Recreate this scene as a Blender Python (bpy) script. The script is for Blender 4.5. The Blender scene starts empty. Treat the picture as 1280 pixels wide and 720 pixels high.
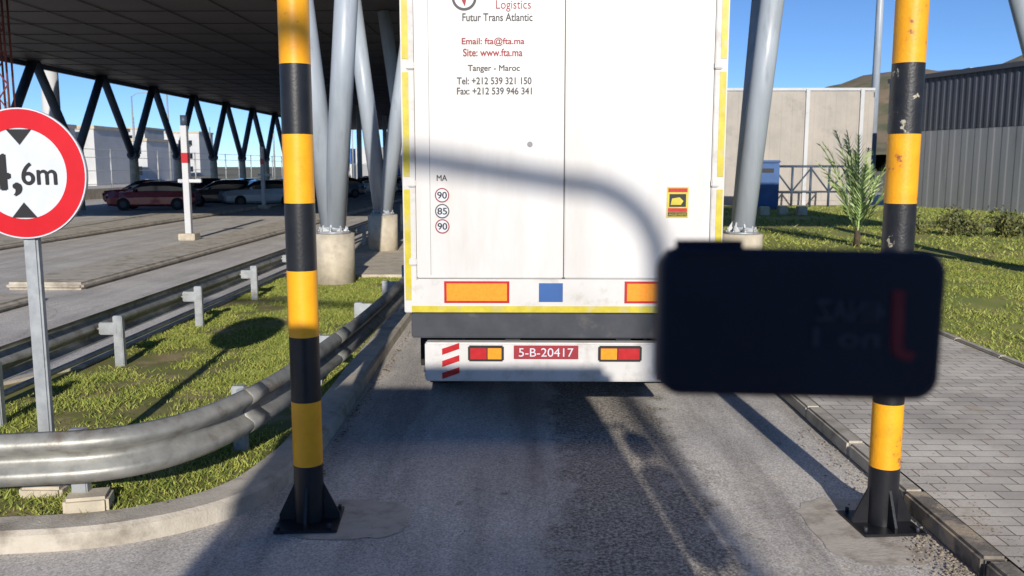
import bpy, bmesh, math, random
import numpy as np
from mathutils import Vector, Matrix
random.seed(7); rng=np.random.default_rng(7)
R=math.radians
scene=bpy.context.scene
scene.view_settings.view_transform='Standard'; scene.view_settings.look='None'; scene.view_settings.exposure=0

def S(r,g,b):
    f=lambda c:(c/255/12.92 if c/255<=0.04045 else ((c/255+0.055)/1.055)**2.4)
    return (f(r),f(g),f(b),1)
def L(v): return (v,v,v,1)

# ---------------------------------------------------------------- materials
def mat(name,c1,c2=None,rough=0.6,metal=0.0,nscale=4.0,bump=0.0,bscale=60.0,dirt=None,dscale=1.3,dlo=0.55,dhi=0.75,spec=0.5,coat=0.0,island=False,stretch=None):
    m=bpy.data.materials.new(name); m.use_nodes=True
    nt=m.node_tree; N=nt.nodes; K=nt.links
    p=N['Principled BSDF']; p.inputs['Roughness'].default_value=rough; p.inputs['Metallic'].default_value=metal
    p.inputs['Specular IOR Level'].default_value=spec; p.inputs['Coat Weight'].default_value=coat
    tc=N.new('ShaderNodeTexCoord'); tcv=tc.outputs['Object']
    if stretch:
        mp=N.new('ShaderNodeMapping'); mp.inputs['Scale'].default_value=stretch; K.new(tcv,mp.inputs['Vector']); tcv=mp.outputs['Vector']
    if c2 is None: c2=tuple(x*0.85 for x in c1[:3])+(1,)
    if island:
        g=N.new('ShaderNodeNewGeometry'); fac=g.outputs['Random Per Island']
    else:
        n=N.new('ShaderNodeTexNoise'); n.inputs['Scale'].default_value=nscale; n.inputs['Detail'].default_value=5; n.inputs['Roughness'].default_value=0.6
        K.new(tcv,n.inputs['Vector']); fac=n.outputs['Fac']
    r=N.new('ShaderNodeValToRGB'); 
    r.color_ramp.elements[0].position=0.0 if island else 0.35; r.color_ramp.elements[1].position=1.0 if island else 0.65
    r.color_ramp.elements[0].color=c1; r.color_ramp.elements[1].color=c2
    K.new(fac,r.inputs['Fac']); col=r.outputs['Color']
    if dirt is not None:
        n2=N.new('ShaderNodeTexNoise'); n2.inputs['Scale'].default_value=dscale; n2.inputs['Detail'].default_value=7; n2.inputs['Roughness'].default_value=0.65
        K.new(tcv,n2.inputs['Vector'])
        r2=N.new('ShaderNodeValToRGB'); r2.color_ramp.elements[0].position=dlo; r2.color_ramp.elements[1].position=dhi
        K.new(n2.outputs['Fac'],r2.inputs['Fac'])
        mx=N.new('ShaderNodeMix'); mx.data_type='RGBA'
        K.new(r2.outputs['Color'],mx.inputs[0]); K.new(col,mx.inputs[6]); mx.inputs[7].default_value=dirt; col=mx.outputs[2]
    K.new(col,p.inputs['Base Color'])
    if bump>0:
        n3=N.new('ShaderNodeTexNoise'); n3.inputs['Scale'].default_value=bscale; n3.inputs['Detail'].default_value=3
        K.new(tc.outputs['Object'],n3.inputs['Vector'])
        b=N.new('ShaderNodeBump'); b.inputs['Strength'].default_value=bump; b.inputs['Distance'].default_value=0.01
        K.new(n3.outputs['Fac'],b.inputs['Height']); K.new(b.outputs['Normal'],p.inputs['Normal'])
    return m

def mat_asphalt(name,base,light,dark,patch=0.5,streak=True,crackv=0.3,worn=None):
    m=bpy.data.materials.new(name); m.use_nodes=True
    nt=m.node_tree; N=nt.nodes; K=nt.links; p=N['Principled BSDF']; p.inputs['Roughness'].default_value=0.9; p.inputs['Specular IOR Level'].default_value=0.25
    tc=N.new('ShaderNodeTexCoord')
    def noise(sc,det=5,vec=None,ro=0.6):
        n=N.new('ShaderNodeTexNoise'); n.inputs['Scale'].default_value=sc; n.inputs['Detail'].default_value=det; n.inputs['Roughness'].default_value=ro
        K.new(vec or tc.outputs['Object'],n.inputs['Vector']); return n.outputs['Fac']
    def ramp(f,a,b,ca=L(0),cb=L(1)):
        r=N.new('ShaderNodeValToRGB'); r.color_ramp.elements[0].position=a; r.color_ramp.elements[1].position=b
        r.color_ramp.elements[0].color=ca; r.color_ramp.elements[1].color=cb; K.new(f,r.inputs['Fac']); return r.outputs['Color']
    def mix(f,a,b,mode='MIX'):
        x=N.new('ShaderNodeMix'); x.data_type='RGBA'; x.blend_type=mode
        if isinstance(f,float): x.inputs[0].default_value=f
        else: K.new(f,x.inputs[0])
        for i,v in ((6,a),(7,b)):
            if isinstance(v,tuple): x.inputs[i].default_value=v
            else: K.new(v,x.inputs[i])
        return x.outputs[2]
    c=mix(ramp(noise(0.9,7),0.4,0.62),base,light)
    mp=N.new('ShaderNodeMapping'); mp.inputs['Scale'].default_value=(1.9,0.2,1); K.new(tc.outputs['Object'],mp.inputs['Vector'])
    if streak: c=mix(ramp(noise(1.1,7,mp.outputs['Vector']),0.45,0.62,L(0),L(patch)),c,dark)
    if worn:
        sx=N.new('ShaderNodeSeparateXYZ'); K.new(tc.outputs['Object'],sx.inputs[0])
        a=N.new('ShaderNodeMath'); a.operation='SUBTRACT'; a.inputs[1].default_value=worn[0]; K.new(sx.outputs['X'],a.inputs[0])
        b_=N.new('ShaderNodeMath'); b_.operation='ABSOLUTE'; K.new(a.outputs[0],b_.inputs[0])
        n_=noise(2.4,7,None,0.7)
        s_=N.new('ShaderNodeMath'); s_.operation='MULTIPLY_ADD'; s_.inputs[1].default_value=1.5; s_.inputs[2].default_value=-0.75; K.new(n_,s_.inputs[0])
        t_=N.new('ShaderNodeMath'); t_.operation='ADD'; K.new(b_.outputs[0],t_.inputs[0]); K.new(s_.outputs[0],t_.inputs[1])
        wf=ramp(t_.outputs[0],worn[1]-.05,worn[1]+.1,L(0.8),L(0))
        ag=ramp(noise(42,4,None,.75),.42,.6,S(84,79,74),S(192,182,168))
        c=mix(wf,c,ag)
        # small oil and dirt spots
        c=mix(ramp(noise(5.5,4,None,.5),0.68,0.74,L(0),L(.5)),c,S(92,86,80))
        c=mix(ramp(noise(3.1,8,None,.7),0.58,0.7,L(0),L(.45)),c,S(206,190,164))
    v=N.new('ShaderNodeTexVoronoi'); v.inputs['Scale'].default_value=95; K.new(tc.outputs['Object'],v.inputs['Vector'])
    c=mix(0.6,c,ramp(v.outputs['Color'],0.1,0.9,L(0.45),L(1.5)),'MULTIPLY')
    c=mix(ramp(noise(34,3),0.6,0.72,L(0),L(0.35)),c,dark)
    if crackv>0:
        v2=N.new('ShaderNodeTexVoronoi'); v2.feature='DISTANCE_TO_EDGE'; v2.inputs['Scale'].default_value=0.33
        wn=N.new('ShaderNodeTexNoise'); wn.inputs['Scale'].default_value=2.5; wn.inputs['Detail'].default_value=6; K.new(tc.outputs['Object'],wn.inputs['Vector'])
        ad=N.new('ShaderNodeMix'); ad.data_type='VECTOR'; ad.inputs[0].default_value=0.25; K.new(tc.outputs['Object'],ad.inputs[4]); K.new(wn.outputs['Color'],ad.inputs[5]); K.new(ad.outputs[1],v2.inputs['Vector'])
        c=mix(ramp(v2.outputs['Distance'],0.0,0.004,L(crackv),L(0)),c,L(0.04))
    K.new(c,p.inputs['Base Color'])
    b=N.new('ShaderNodeBump'); b.inputs['Strength'].default_value=0.45; b.inputs['Distance'].default_value=0.005
    K.new(noise(110,3,None,0.7),b.inputs['Height']); K.new(b.outputs['Normal'],p.inputs['Normal'])
    return m

def mat_paver(name):
    m=bpy.data.materials.new(name); m.use_nodes=True
    nt=m.node_tree; N=nt.nodes; K=nt.links; p=N['Principled BSDF']; p.inputs['Roughness'].default_value=0.85
    tc=N.new('ShaderNodeTexCoord')
    wn=N.new('ShaderNodeTexNoise'); wn.inputs['Scale'].default_value=3; K.new(tc.outputs['Object'],wn.inputs['Vector'])
    ad=N.new('ShaderNodeMix'); ad.data_type='VECTOR'; ad.inputs[0].default_value=0.02; K.new(tc.outputs['Object'],ad.inputs[4]); K.new(wn.outputs['Color'],ad.inputs[5])
    b=N.new('ShaderNodeTexBrick'); K.new(ad.outputs[1],b.inputs['Vector'])
    b.inputs['Scale'].default_value=1; b.inputs['Brick Width'].default_value=0.23; b.inputs['Row Height'].default_value=0.135
    b.inputs['Mortar Size'].default_value=0.006; b.inputs['Mortar Smooth'].default_value=0.3; b.inputs['Bias'].default_value=0
    b.inputs['Color1'].default_value=S(202,196,188); b.inputs['Color2'].default_value=S(226,219,209); b.inputs['Mortar'].default_value=S(136,126,112)
    n=N.new('ShaderNodeTexNoise'); n.inputs['Scale'].default_value=1.2; n.inputs['Detail'].default_value=8; K.new(tc.outputs['Object'],n.inputs['Vector'])
    r=N.new('ShaderNodeValToRGB'); r.color_ramp.elements[0].position=.35; r.color_ramp.elements[1].position=.66; r.color_ramp.elements[0].color=(.68,.66,.63,1); r.color_ramp.elements[1].color=(1.06,1.03,.98,1)
    K.new(n.outputs['Fac'],r.inputs['Fac'])
    x=N.new('ShaderNodeMix'); x.data_type='RGBA'; x.blend_type='MULTIPLY'; x.inputs[0].default_value=1; K.new(b.outputs['Color'],x.inputs[6]); K.new(r.outputs['Color'],x.inputs[7])
    n4=N.new('ShaderNodeTexNoise'); n4.inputs['Scale'].default_value=70; n4.inputs['Detail'].default_value=3; K.new(tc.outputs['Object'],n4.inputs['Vector'])
    r4=N.new('ShaderNodeValToRGB'); r4.color_ramp.elements[0].color=L(0.75); r4.color_ramp.elements[1].color=L(1.25); K.new(n4.outputs['Fac'],r4.inputs['Fac'])
    y=N.new('ShaderNodeMix'); y.data_type='RGBA'; y.blend_type='MULTIPLY'; y.inputs[0].default_value=0.8; K.new(x.outputs[2],y.inputs[6]); K.new(r4.outputs['Color'],y.inputs[7])
    # sand and grime collected in patches
    n5=N.new('ShaderNodeTexNoise'); n5.inputs['Scale'].default_value=2.6; n5.inputs['Detail'].default_value=9; n5.inputs['Roughness'].default_value=.7; K.new(tc.outputs['Object'],n5.inputs['Vector'])
    r5=N.new('ShaderNodeValToRGB'); r5.color_ramp.elements[0].position=.56; r5.color_ramp.elements[1].position=.66; r5.color_ramp.elements[1].color=L(.6); K.new(n5.outputs['Fac'],r5.inputs['Fac'])
    z=N.new('ShaderNodeMix'); z.data_type='RGBA'; K.new(r5.outputs['Color'],z.inputs[0]); K.new(y.outputs[2],z.inputs[6]); z.inputs[7].default_value=S(172,152,122)
    K.new(z.outputs[2],p.inputs['Base Color'])
    bp=N.new('ShaderNodeBump'); bp.invert=True; bp.inputs['Strength'].default_value=0.4; bp.inputs['Distance'].default_value=0.005
    K.new(b.outputs['Fac'],bp.inputs['Height']); K.new(bp.outputs['Normal'],p.inputs['Normal'])
    return m

M={}
M['lane']=mat_asphalt('asphalt_lane',S(190,184,176),S(208,201,191),S(138,132,126),0.7,crackv=0,worn=(0.72,.45))
M['apron']=mat_asphalt('asphalt_apron',S(190,184,177),S(206,200,192),S(156,151,145),0.5,crackv=.3)
M['ground']=mat('ground_dirt',S(130,120,100),S(105,105,80),0.95,nscale=0.3,bump=0.4)
M['soil']=mat('soil_grass',S(116,118,54),S(106,102,56),0.95,nscale=3,bump=0.5,bscale=30,dirt=S(148,130,92),dscale=2.2,dlo=.5,dhi=.64)
M['lawn']=mat('lawn_soil',S(126,136,60),S(148,148,72),0.95,nscale=1.2,bump=0.4,bscale=20,dirt=S(162,148,92),dscale=.6,dlo=.5,dhi=.7)
M['blade']=mat('grass_blade',S(98,120,38),S(176,176,88),0.7,island=True)
M['blade2']=mat('grass_blade_lawn',S(106,128,44),S(178,178,92),0.7,island=True)
M['leaf']=mat('leaf',S(46,66,32),S(128,124,74),0.6,island=True)
M['palm']=mat('palm_leaf',S(112,144,78),S(190,206,140),0.5,island=True)
M['trunk']=mat('bark',S(92,78,60),S(60,50,40),0.9,nscale=12,bump=0.6)
M['kerb']=mat('kerb_concrete',S(196,187,172),S(172,163,148),0.9,nscale=5,bump=0.5,bscale=70,dirt=S(128,119,106),dscale=3,dlo=.5,dhi=.72)
M['kerbd']=mat('kerb_dark',S(82,78,74),S(150,140,126),0.85,nscale=5,bump=0.5,bscale=60,dirt=S(176,160,136),dscale=4,dlo=.48,dhi=.58)
M['conc']=mat('concrete',S(204,192,170),S(176,166,148),0.9,nscale=4,bump=0.3,bscale=50,dirt=S(126,117,102),dscale=2.2,dlo=.55,dhi=.8)
M['paver']=mat_paver('paver_blocks')
M['yellow']=mat('paint_yellow',S(250,176,26),S(242,164,20),0.45,nscale=9,dirt=S(190,128,48),dscale=11,dlo=.66,dhi=.74,bump=0.1)
M['yellowworn']=mat('paint_yellow_worn',S(248,174,28),S(236,158,22),0.5,nscale=9,dirt=S(146,96,60),dscale=9,dlo=.6,dhi=.65,bump=0.2)
M['black']=mat('paint_black',S(22,23,28),S(30,31,36),0.4,nscale=9,dirt=S(90,88,84),dscale=10,dlo=.66,dhi=.78,bump=0.1)
M['blackworn']=mat('paint_black_worn',S(24,25,30),S(38,38,42),0.45,nscale=9,dirt=S(176,168,148),dscale=9,dlo=.61,dhi=.63,bump=0.2)
M['galv']=mat('galvanised_steel',S(164,163,156),S(134,133,128),0.48,metal=0.45,nscale=7,dirt=S(118,98,76),dscale=3.5,dlo=.55,dhi=.72,bump=0.15,bscale=25)
M['galvpost']=mat('galvanised_post',S(172,176,178),S(146,150,153),0.5,metal=0.3,nscale=9,dirt=S(120,110,98),dscale=6,dlo=.6,dhi=.75)
M['tube']=mat('tube_paint',S(168,176,184),S(152,160,168),0.4,nscale=1.5,dirt=S(130,134,140),dscale=2,dlo=.55,dhi=.8,stretch=(3,3,.5))
M['tubedark']=mat('tube_dark',S(66,80,98),S(54,66,82),0.5,nscale=2)  # dark tone puts the canopy's shade into the far V legs' colour
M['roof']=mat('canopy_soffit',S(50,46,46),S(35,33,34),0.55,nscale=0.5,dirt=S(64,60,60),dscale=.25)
M['white']=mat('trailer_white',S(209,207,205),S(204,201,198),0.42,nscale=0.8,dirt=S(190,184,177),dscale=1.2,dlo=.48,dhi=.85,coat=0.05,stretch=(2.5,1,.5))
M['whiteframe']=mat('trailer_frame',S(206,203,200),S(196,193,189),0.5,nscale=3,dirt=S(158,151,140),dscale=5,dlo=.52,dhi=.82)
M['retro']=mat('reflective_yellow',S(204,188,48),S(184,168,40),0.4,nscale=12,dirt=S(184,176,126),dscale=9,dlo=.53,dhi=.68)
M['orange']=mat('reflective_orange',S(240,152,34),S(234,140,26),0.35,nscale=40)
M['redr']=mat('red_reflector',S(186,40,44),S(172,32,36),0.3,nscale=20)
M['red']=mat('sign_red',S(200,20,30),S(192,16,26),0.35,nscale=6)
M['signw']=mat('sign_white',S(206,209,216),S(198,202,209),0.35,nscale=6)
M['blk']=mat('matt_black',S(20,20,22),S(28,28,30),0.6)
M['ink']=mat('ink_grey',S(70,70,76),S(62,62,66),0.6)
M['inkred']=mat('ink_red',S(150,34,46),S(140,30,40),0.6)
M['seam']=mat('seam_grey',S(140,140,142),S(128,128,130),0.6)
M['rubber']=mat('rubber',S(28,28,29),S(38,37,36),0.85,nscale=12)
M['chassis']=mat('chassis_paint',S(44,48,56),S(60,62,68),0.6,nscale=6,dirt=S(96,92,86),dscale=3,dlo=.55,dhi=.75)
M['bluep']=mat('blue_plastic',S(38,92,158),S(30,78,140),0.5,nscale=2)
M['bluet']=mat('cabin_blue',S(38,86,142),S(32,74,126),0.5,nscale=2)
M['glass']=mat('dark_glass',S(24,30,38),S(30,36,44),0.08,spec=0.8)
M['device']=mat('device_plastic',S(32,37,54),S(37,43,60),0.55,nscale=5,spec=.3)
M['wallbeige']=mat('wall_panel',S(176,168,158),S(160,154,146),0.8,nscale=.6,dirt=S(142,137,130),dscale=.8)
M['wallgrey']=mat('cladding_grey',S(150,151,154),S(138,140,144),0.6,nscale=.4,dirt=S(124,124,124),dscale=.6,stretch=(2,2,.4))
M['walldark']=mat('cladding_dark',S(80,83,92),S(70,73,82),0.6,nscale=.4)
M['hill']=mat('hill_scrub',S(118,108,84),S(142,122,98),0.95,nscale=0.02,dirt=S(88,94,68),dscale=.05,dlo=.45,dhi=.6)
M['bwhite']=mat('render_white',S(202,202,202),S(184,186,188),0.8,nscale=.3,dirt=S(150,146,140),dscale=3,dlo=.6,dhi=.8)
M['rust']=mat('rust_paint',S(130,62,48),S(98,50,42),0.8,nscale=6)
M['slabpatch']=mat('slab_patch',S(190,181,168),S(172,163,150),0.95,nscale=5,bump=0.4,bscale=40,dirt=S(146,136,122),dscale=5,dlo=.5,dhi=.7)
M['stone']=mat('stones',S(170,158,140),S(115,103,90),0.9,island=True)
M['dry']=mat('dry_leaves',S(150,116,70),S(96,74,48),0.9,island=True)

# ---------------------------------------------------------------- helpers
def root(name,loc=(0,0,0)):
    e=bpy.data.objects.new(name,None); e.empty_display_size=0.3; e.location=loc; scene.collection.objects.link(e); return e
def link(o,parent=None):
    scene.collection.objects.link(o)
    if parent is not None:
        o.parent=parent; o.matrix_parent_inverse=Matrix.Translation(-Vector(parent.location))
    return o
def obj(name,verts,faces,m,parent=None,smooth=False):
    me=bpy.data.meshes.new(name); me.from_pydata([tuple(v) for v in verts],[],[tuple(f) for f in faces]); me.update()
    me.materials.append(M[m] if isinstance(m,str) else m)
    if smooth:
        for p in me.polygons: p.use_smooth=True
    return link(bpy.data.objects.new(name,me),parent)
def from_bm(name,bm,m,parent=None,smooth=False):
    bmesh.ops.recalc_face_normals(bm,faces=bm.faces)
    me=bpy.data.meshes.new(name); bm.to_mesh(me); bm.free(); me.materials.append(M[m])
    if smooth:
        for p in me.polygons: p.use_smooth=True
    return link(bpy.data.objects.new(name,me),parent)
def box(name,x0,x1,y0,y1,z0,z1,m,parent=None,bev=0.0,segs=2,rotz=0.0,ctr=None):
    bm=bmesh.new(); bmesh.ops.create_cube(bm,size=1)
    for v in bm.verts: v.co=Vector(((x0+x1)/2+v.co.x*(x1-x0),(y0+y1)/2+v.co.y*(y1-y0),(z0+z1)/2+v.co.z*(z1-z0)))
    if bev>0: bmesh.ops.bevel(bm,geom=bm.edges[:],offset=bev,segments=segs,affect='EDGES')
    if rotz:
        c=Vector(ctr or ((x0+x1)/2,(y0+y1)/2,0)); bmesh.ops.rotate(bm,verts=bm.verts,cent=c,matrix=Matrix.Rotation(rotz,3,'Z'))
    return from_bm(name,bm,m,parent)
def tube(name,a,b,r,m,parent=None,r2=None,n=20,caps=True):
    a=Vector(a);b=Vector(b); d=(b-a); q=d.to_track_quat('Z','Y').to_matrix()
    bm=bmesh.new(); bmesh.ops.create_cone(bm,cap_ends=caps,segments=n,radius1=r,radius2=r if r2 is None else r2,depth=d.length)
    for v in bm.verts: v.co=q@v.co+(a+b)/2
    o=from_bm(name,bm,m,parent)
    for p in o.data.polygons: p.use_smooth=len(p.vertices)==4
    return o
def catmull(pts,n=8):
    P=[Vector(p) for p in pts]; P=[2*P[0]-P[1]]+P+[2*P[-1]-P[-2]]; out=[]
    for i in range(1,len(P)-2):
        for k in range(n):
            t=k/n; a,b,c,d=P[i-1],P[i],P[i+1],P[i+2]
            out.append(0.5*((2*b)+(c-a)*t+(2*a-5*b+4*c-d)*t*t+(3*b-a-3*c+d)*t**3))
    out.append(P[-2]); return out
def sweep(name,path,prof,m,parent=None,closed=False,smooth=False,caps=True):
    V=[];F=[];k=len(prof)
    for i,p in enumerate(path):
        a=path[max(i-1,0)]; b=path[min(i+1,len(path)-1)]
        t=(Vector((b[0],b[1],0))-Vector((a[0],a[1],0))).normalized(); nn=Vector((t.y,-t.x,0))
        for (u,z) in prof: V.append(Vector((p[0],p[1],p[2] if len(p)>2 else 0))+nn*u+Vector((0,0,z)))
    for i in range(len(path)-1):
        for j in range(k if closed else k-1):
            j2=(j+1)%k; F.append((i*k+j,i*k+j2,(i+1)*k+j2,(i+1)*k+j))
    if closed and caps:
        F.append(tuple(range(k))); F.append(tuple((len(path)-1)*k+j for j in range(k)))
    return obj(name,V,F,m,parent,smooth)
def pipe(name,pts,r,m,parent=None,n=14):
    cu=bpy.data.curves.new(name,'CURVE'); cu.dimensions='3D'; sp=cu.splines.new('POLY'); sp.points.add(len(pts)-1)
    for s,p in zip(sp.points,pts): s.co=(*p,1)
    cu.bevel_depth=r; cu.bevel_resolution=4; cu.use_fill_caps=True; cu.materials.append(M[m])
    return link(bpy.data.objects.new(name,cu),parent)
def text(name,s,x0,x1,y,zc,m,parent,h=None,bold=0.0,mirror=False):
    """bold: glyph meshes are laid several times, slightly shifted (each copy 0.3 mm in front)"""
    cu=bpy.data.curves.new(name,'FONT'); cu.body=s; cu.align_x='LEFT'; cu.size=1; cu.extrude=0.0; cu.offset=0.0
    o=bpy.data.objects.new(name,cu); scene.collection.objects.link(o); bpy.context.view_layer.update()
    dg=bpy.context.evaluated_depsgraph_get(); me=bpy.data.meshes.new_from_object(o.evaluated_get(dg))
    bpy.data.objects.remove(o)
    co=[v.co.copy() for v in me.vertices]; fs=[tuple(p.vertices) for p in me.polygons]
    mx0=min(c.x for c in co); mx1=max(c.x for c in co); my0=min(c.y for c in co); my1=max(c.y for c in co)
    sx=(x1-x0)/(mx1-mx0); sy=sx if h is None else h/(my1-my0); V=[];F=[]
    offs=[(0,0)] if bold==0 else [(-bold,0),(bold,0),(0,bold*.6),(0,-bold*.6)]
    for q,(ox,oy) in enumerate(offs):
        b=len(V)
        for c in co:
            xx=(c.x-mx0+ox)*sx
            if mirror: xx=(x1-x0)-xx
            V.append((x0+xx,y-.0003*q,zc+(c.y-(my0+my1)/2+oy)*sy))
        F+=[tuple(b+i for i in f) for f in fs]
    return obj(name,V,F,m,parent)
def ring(name,cx,y,cz,ri,ro,m,parent,n=64):
    V=[];F=[]
    if ri<=0:
        for i in range(n): a=2*math.pi*i/n; V.append((cx+ro*math.cos(a),y,cz+ro*math.sin(a)))
        F=[tuple(range(n))]
    else:
        for i in range(n):
            a=2*math.pi*i/n
            V+= [(cx+ri*math.cos(a),y,cz+ri*math.sin(a)),(cx+ro*math.cos(a),y,cz+ro*math.sin(a))]
        for i in range(n):
            j=(i+1)%n; F.append((2*i,2*i+1,2*j+1,2*j))
    return obj(name,V,F,m,parent)
def wheel(name,c,r,w,parent,rim='galvpost'):
    tube(name,(c[0]-w/2,c[1],c[2]),(c[0]+w/2,c[1],c[2]),r,'rubber',parent,n=32)
    tube(name+'_rim',(c[0]-w/2-.006,c[1],c[2]),(c[0]+w/2+.006,c[1],c[2]),r*.58,rim,parent,n=24)

# ---------------------------------------------------------------- world, sun, camera
el=R(20.0)
sd=Vector((0.075,-1.0,0)).normalized()*math.cos(el)+Vector((0,0,math.sin(el)))
w=bpy.data.worlds.new('World'); scene.world=w; w.use_nodes=True
nt=w.node_tree; sky=nt.nodes.new('ShaderNodeTexSky'); sky.sky_type='NISHITA'; sky.sun_disc=False
sky.sun_elevation=el; sky.sun_rotation=math.atan2(sd.x,sd.y); sky.altitude=2500; sky.air_density=0.8; sky.dust_density=0.0; sky.ozone_density=5.5
nt.links.new(sky.outputs['Color'],nt.nodes['Background'].inputs['Color']); nt.nodes['Background'].inputs['Strength'].default_value=0.125
su=bpy.data.lights.new('sun','SUN'); su.energy=5.0; su.angle=R(0.53); su.color=(1,0.94,0.85)
so=bpy.data.objects.new('sun',su); so.rotation_euler=(-sd).to_track_quat('-Z','Y').to_euler(); so.location=(5,-20,20); scene.collection.objects.link(so)
cam=bpy.data.cameras.new('camera'); co=bpy.data.objects.new('camera',cam); scene.collection.objects.link(co); scene.camera=co
co.location=(0,0,2.2); co.rotation_euler=(R(90-7.87),0,R(0.78)); cam.sensor_width=36; cam.lens=30.94; cam.clip_end=5000; cam.clip_start=0.05
cam.dof.use_dof=True; cam.dof.focus_distance=7.5; cam.dof.aperture_fstop=4.0

# ---------------------------------------------------------------- ground and roads
def sheet(name,pts,z,m,parent=None): return obj(name,[(x,y,z) for x,y in pts],[tuple(range(len(pts)))],m,parent)
sheet('ground',[(-2500,-600),(2500,-600),(2500,3500),(-2500,3500)],-0.004,'ground')
sheet('service_road',[(-90,-30),(30,-30),(30,150),(-90,150)],0.0,'apron')
sheet('road',[(-1.72,6.1),(-1.72,60),(2.5,60),(2.5,-8),(-1.75,-8),(-1.75,5.3)],0.004,'lane')
def blob(name,cx,cy,rx,ry,z,m,seed,amp=.16):
    r=random.Random(seed); n=34
    pts=[(cx+rx*(1+amp*r.uniform(-1,1))*math.copysign(abs(math.cos(a))**.6,math.cos(a)),cy+ry*(1+amp*r.uniform(-1,1))*math.copysign(abs(math.sin(a))**.6,math.sin(a))) for a in [2*math.pi*i/n for i in range(n)]]
    return sheet(name,pts,z,m)
blob('concrete_patch',-1.12,5.27,.40,.30,0.0075,'slabpatch',3,.07)
blob('concrete_patch',2.08,5.15,.33,.50,0.0075,'slabpatch',5,.07)

kerbpath=catmull([(-9,4.72),(-4.2,4.80),(-3.0,4.88),(-2.35,5.04),(-1.9,5.45),(-1.74,6.1),(-1.70,7.0),(-1.75,10.8),(-1.78,17.5),(-1.78,30)],10)
prof=[(-.13,0.0),(-.13,.115),(-.115,.125),(.10,.125),(.13,.10),(.14,0.0)]
sweep('kerb',kerbpath,prof,'kerb',closed=True)
inner=[]
for i,p in enumerate(kerbpath):
    a=kerbpath[max(i-1,0)]; b=kerbpath[min(i+1,len(kerbpath)-1)]; t=(b-a).normalized(); nn=Vector((t.y,-t.x))
    q=Vector((p.x,p.y))-nn*0.12
    if q.y<17: inner.append((q.x,q.y))
poly=inner+[(-4.62,inner[-1][1]),(-4.62,9),(-6,6.5),(-9,6.2)]
sheet('grass_verge',poly,0.10,'soil')
sweep('kerb',[(-9,6.25),(-6.05,6.55),(-4.7,9),(-4.7,17.0)],[(-.08,0),(-.08,.13),(.08,.13),(.08,0)],'kerb',closed=True)
box('concrete_apron',-4.7,-1.86,17.0,30,0,0.11,'conc')

def inpoly(x,y,P):
    c=np.zeros(len(x),bool); j=len(P)-1
    for i in range(len(P)):
        xi,yi=P[i]; xj,yj=P[j]
        cond=((yi>y)!=(yj>y))&(x<(xj-xi)*(y-yi)/(yj-yi+1e-12)+xi); c^=cond; j=i
    return c
def lump(x,y,s,ph):
    return (np.sin(x*s+ph)+np.sin(y*s*1.3+ph*2)+np.sin((x+y)*s*.7+ph*3)+np.sin((x-y)*s*1.9+ph))/4
def grass(name,P,bx,n,z,h0,h1,wd,m,thr=-.12,sc=2.3):
    x=rng.uniform(bx[0],bx[1],n); y=rng.uniform(bx[2],bx[3],n)
    k=inpoly(x,y,P)&(lump(x,y,sc,1.0)+.5*lump(x,y,sc*4,3.0)+rng.uniform(-.35,.35,n)>thr); x=x[k];y=y[k];n=len(x)
    a=rng.uniform(0,math.pi,n); h=rng.uniform(h0,h1,n)*(1+.7*lump(x,y,5,2)); lx=rng.normal(0,.9,n)*h; ly=rng.normal(0,.9,n)*h
    w=wd*rng.uniform(.6,1.3,n)
    V=np.zeros((n*3,3)); V[0::3]=np.c_[x-np.cos(a)*w,y-np.sin(a)*w,np.full(n,z)]; V[1::3]=np.c_[x+np.cos(a)*w,y+np.sin(a)*w,np.full(n,z)]; V[2::3]=np.c_[x+lx,y+ly,z+h]
    me=bpy.data.meshes.new(name); me.vertices.add(n*3); me.vertices.foreach_set('co',V.ravel()); me.loops.add(n*3); me.loops.foreach_set('vertex_index',np.arange(n*3,dtype=np.int32))
    me.polygons.add(n); me.polygons.foreach_set('loop_start',np.arange(0,n*3,3,dtype=np.int32)); me.update(calc_edges=True); me.materials.append(M[m])
    return link(bpy.data.objects.new(name,me))
grass('grass_tufts',poly,(-4.6,-1.8,4.9,17),110000,0.10,.015,.052,.006,'blade',-.18)
# dry leaves caught in the verge and along the kerb
V=[];F=[]
for i in range(420):
    if i<260: x,y,z=random.uniform(-4.5,-1.9),random.uniform(5.1,12),.125
    else: x,y,z=-1.53+abs(random.gauss(0,.05)),random.uniform(5.9,12),.01
    a=random.uniform(0,6.28); s=random.uniform(.008,.022); b=len(V)
    for q,(u,v_) in enumerate(((-1,0),(0,.5),(1,0),(0,-.5))): V.append((x+s*(u*math.cos(a)-v_*math.sin(a)),y+s*(u*math.sin(a)+v_*math.cos(a)),z+random.uniform(0,.012)))
    F.append((b,b+1,b+2,b+3))
obj('fallen_leaves',V,F,'dry')

for (x0,x1,y0,y1) in ((-9.3,-7.9,15.5,60),(-8.6,-7.9,6.0,14.2),(-16.5,-13.8,20,75)):
    o=box('traffic_island',x0,x1,y0,y1,0,.14,'kerb',bev=.05,segs=3)
sheet('road_line',[(-12.0,4),(-11.85,4),(-11.85,60),(-12.0,60)],0.004,'bwhite')

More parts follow.
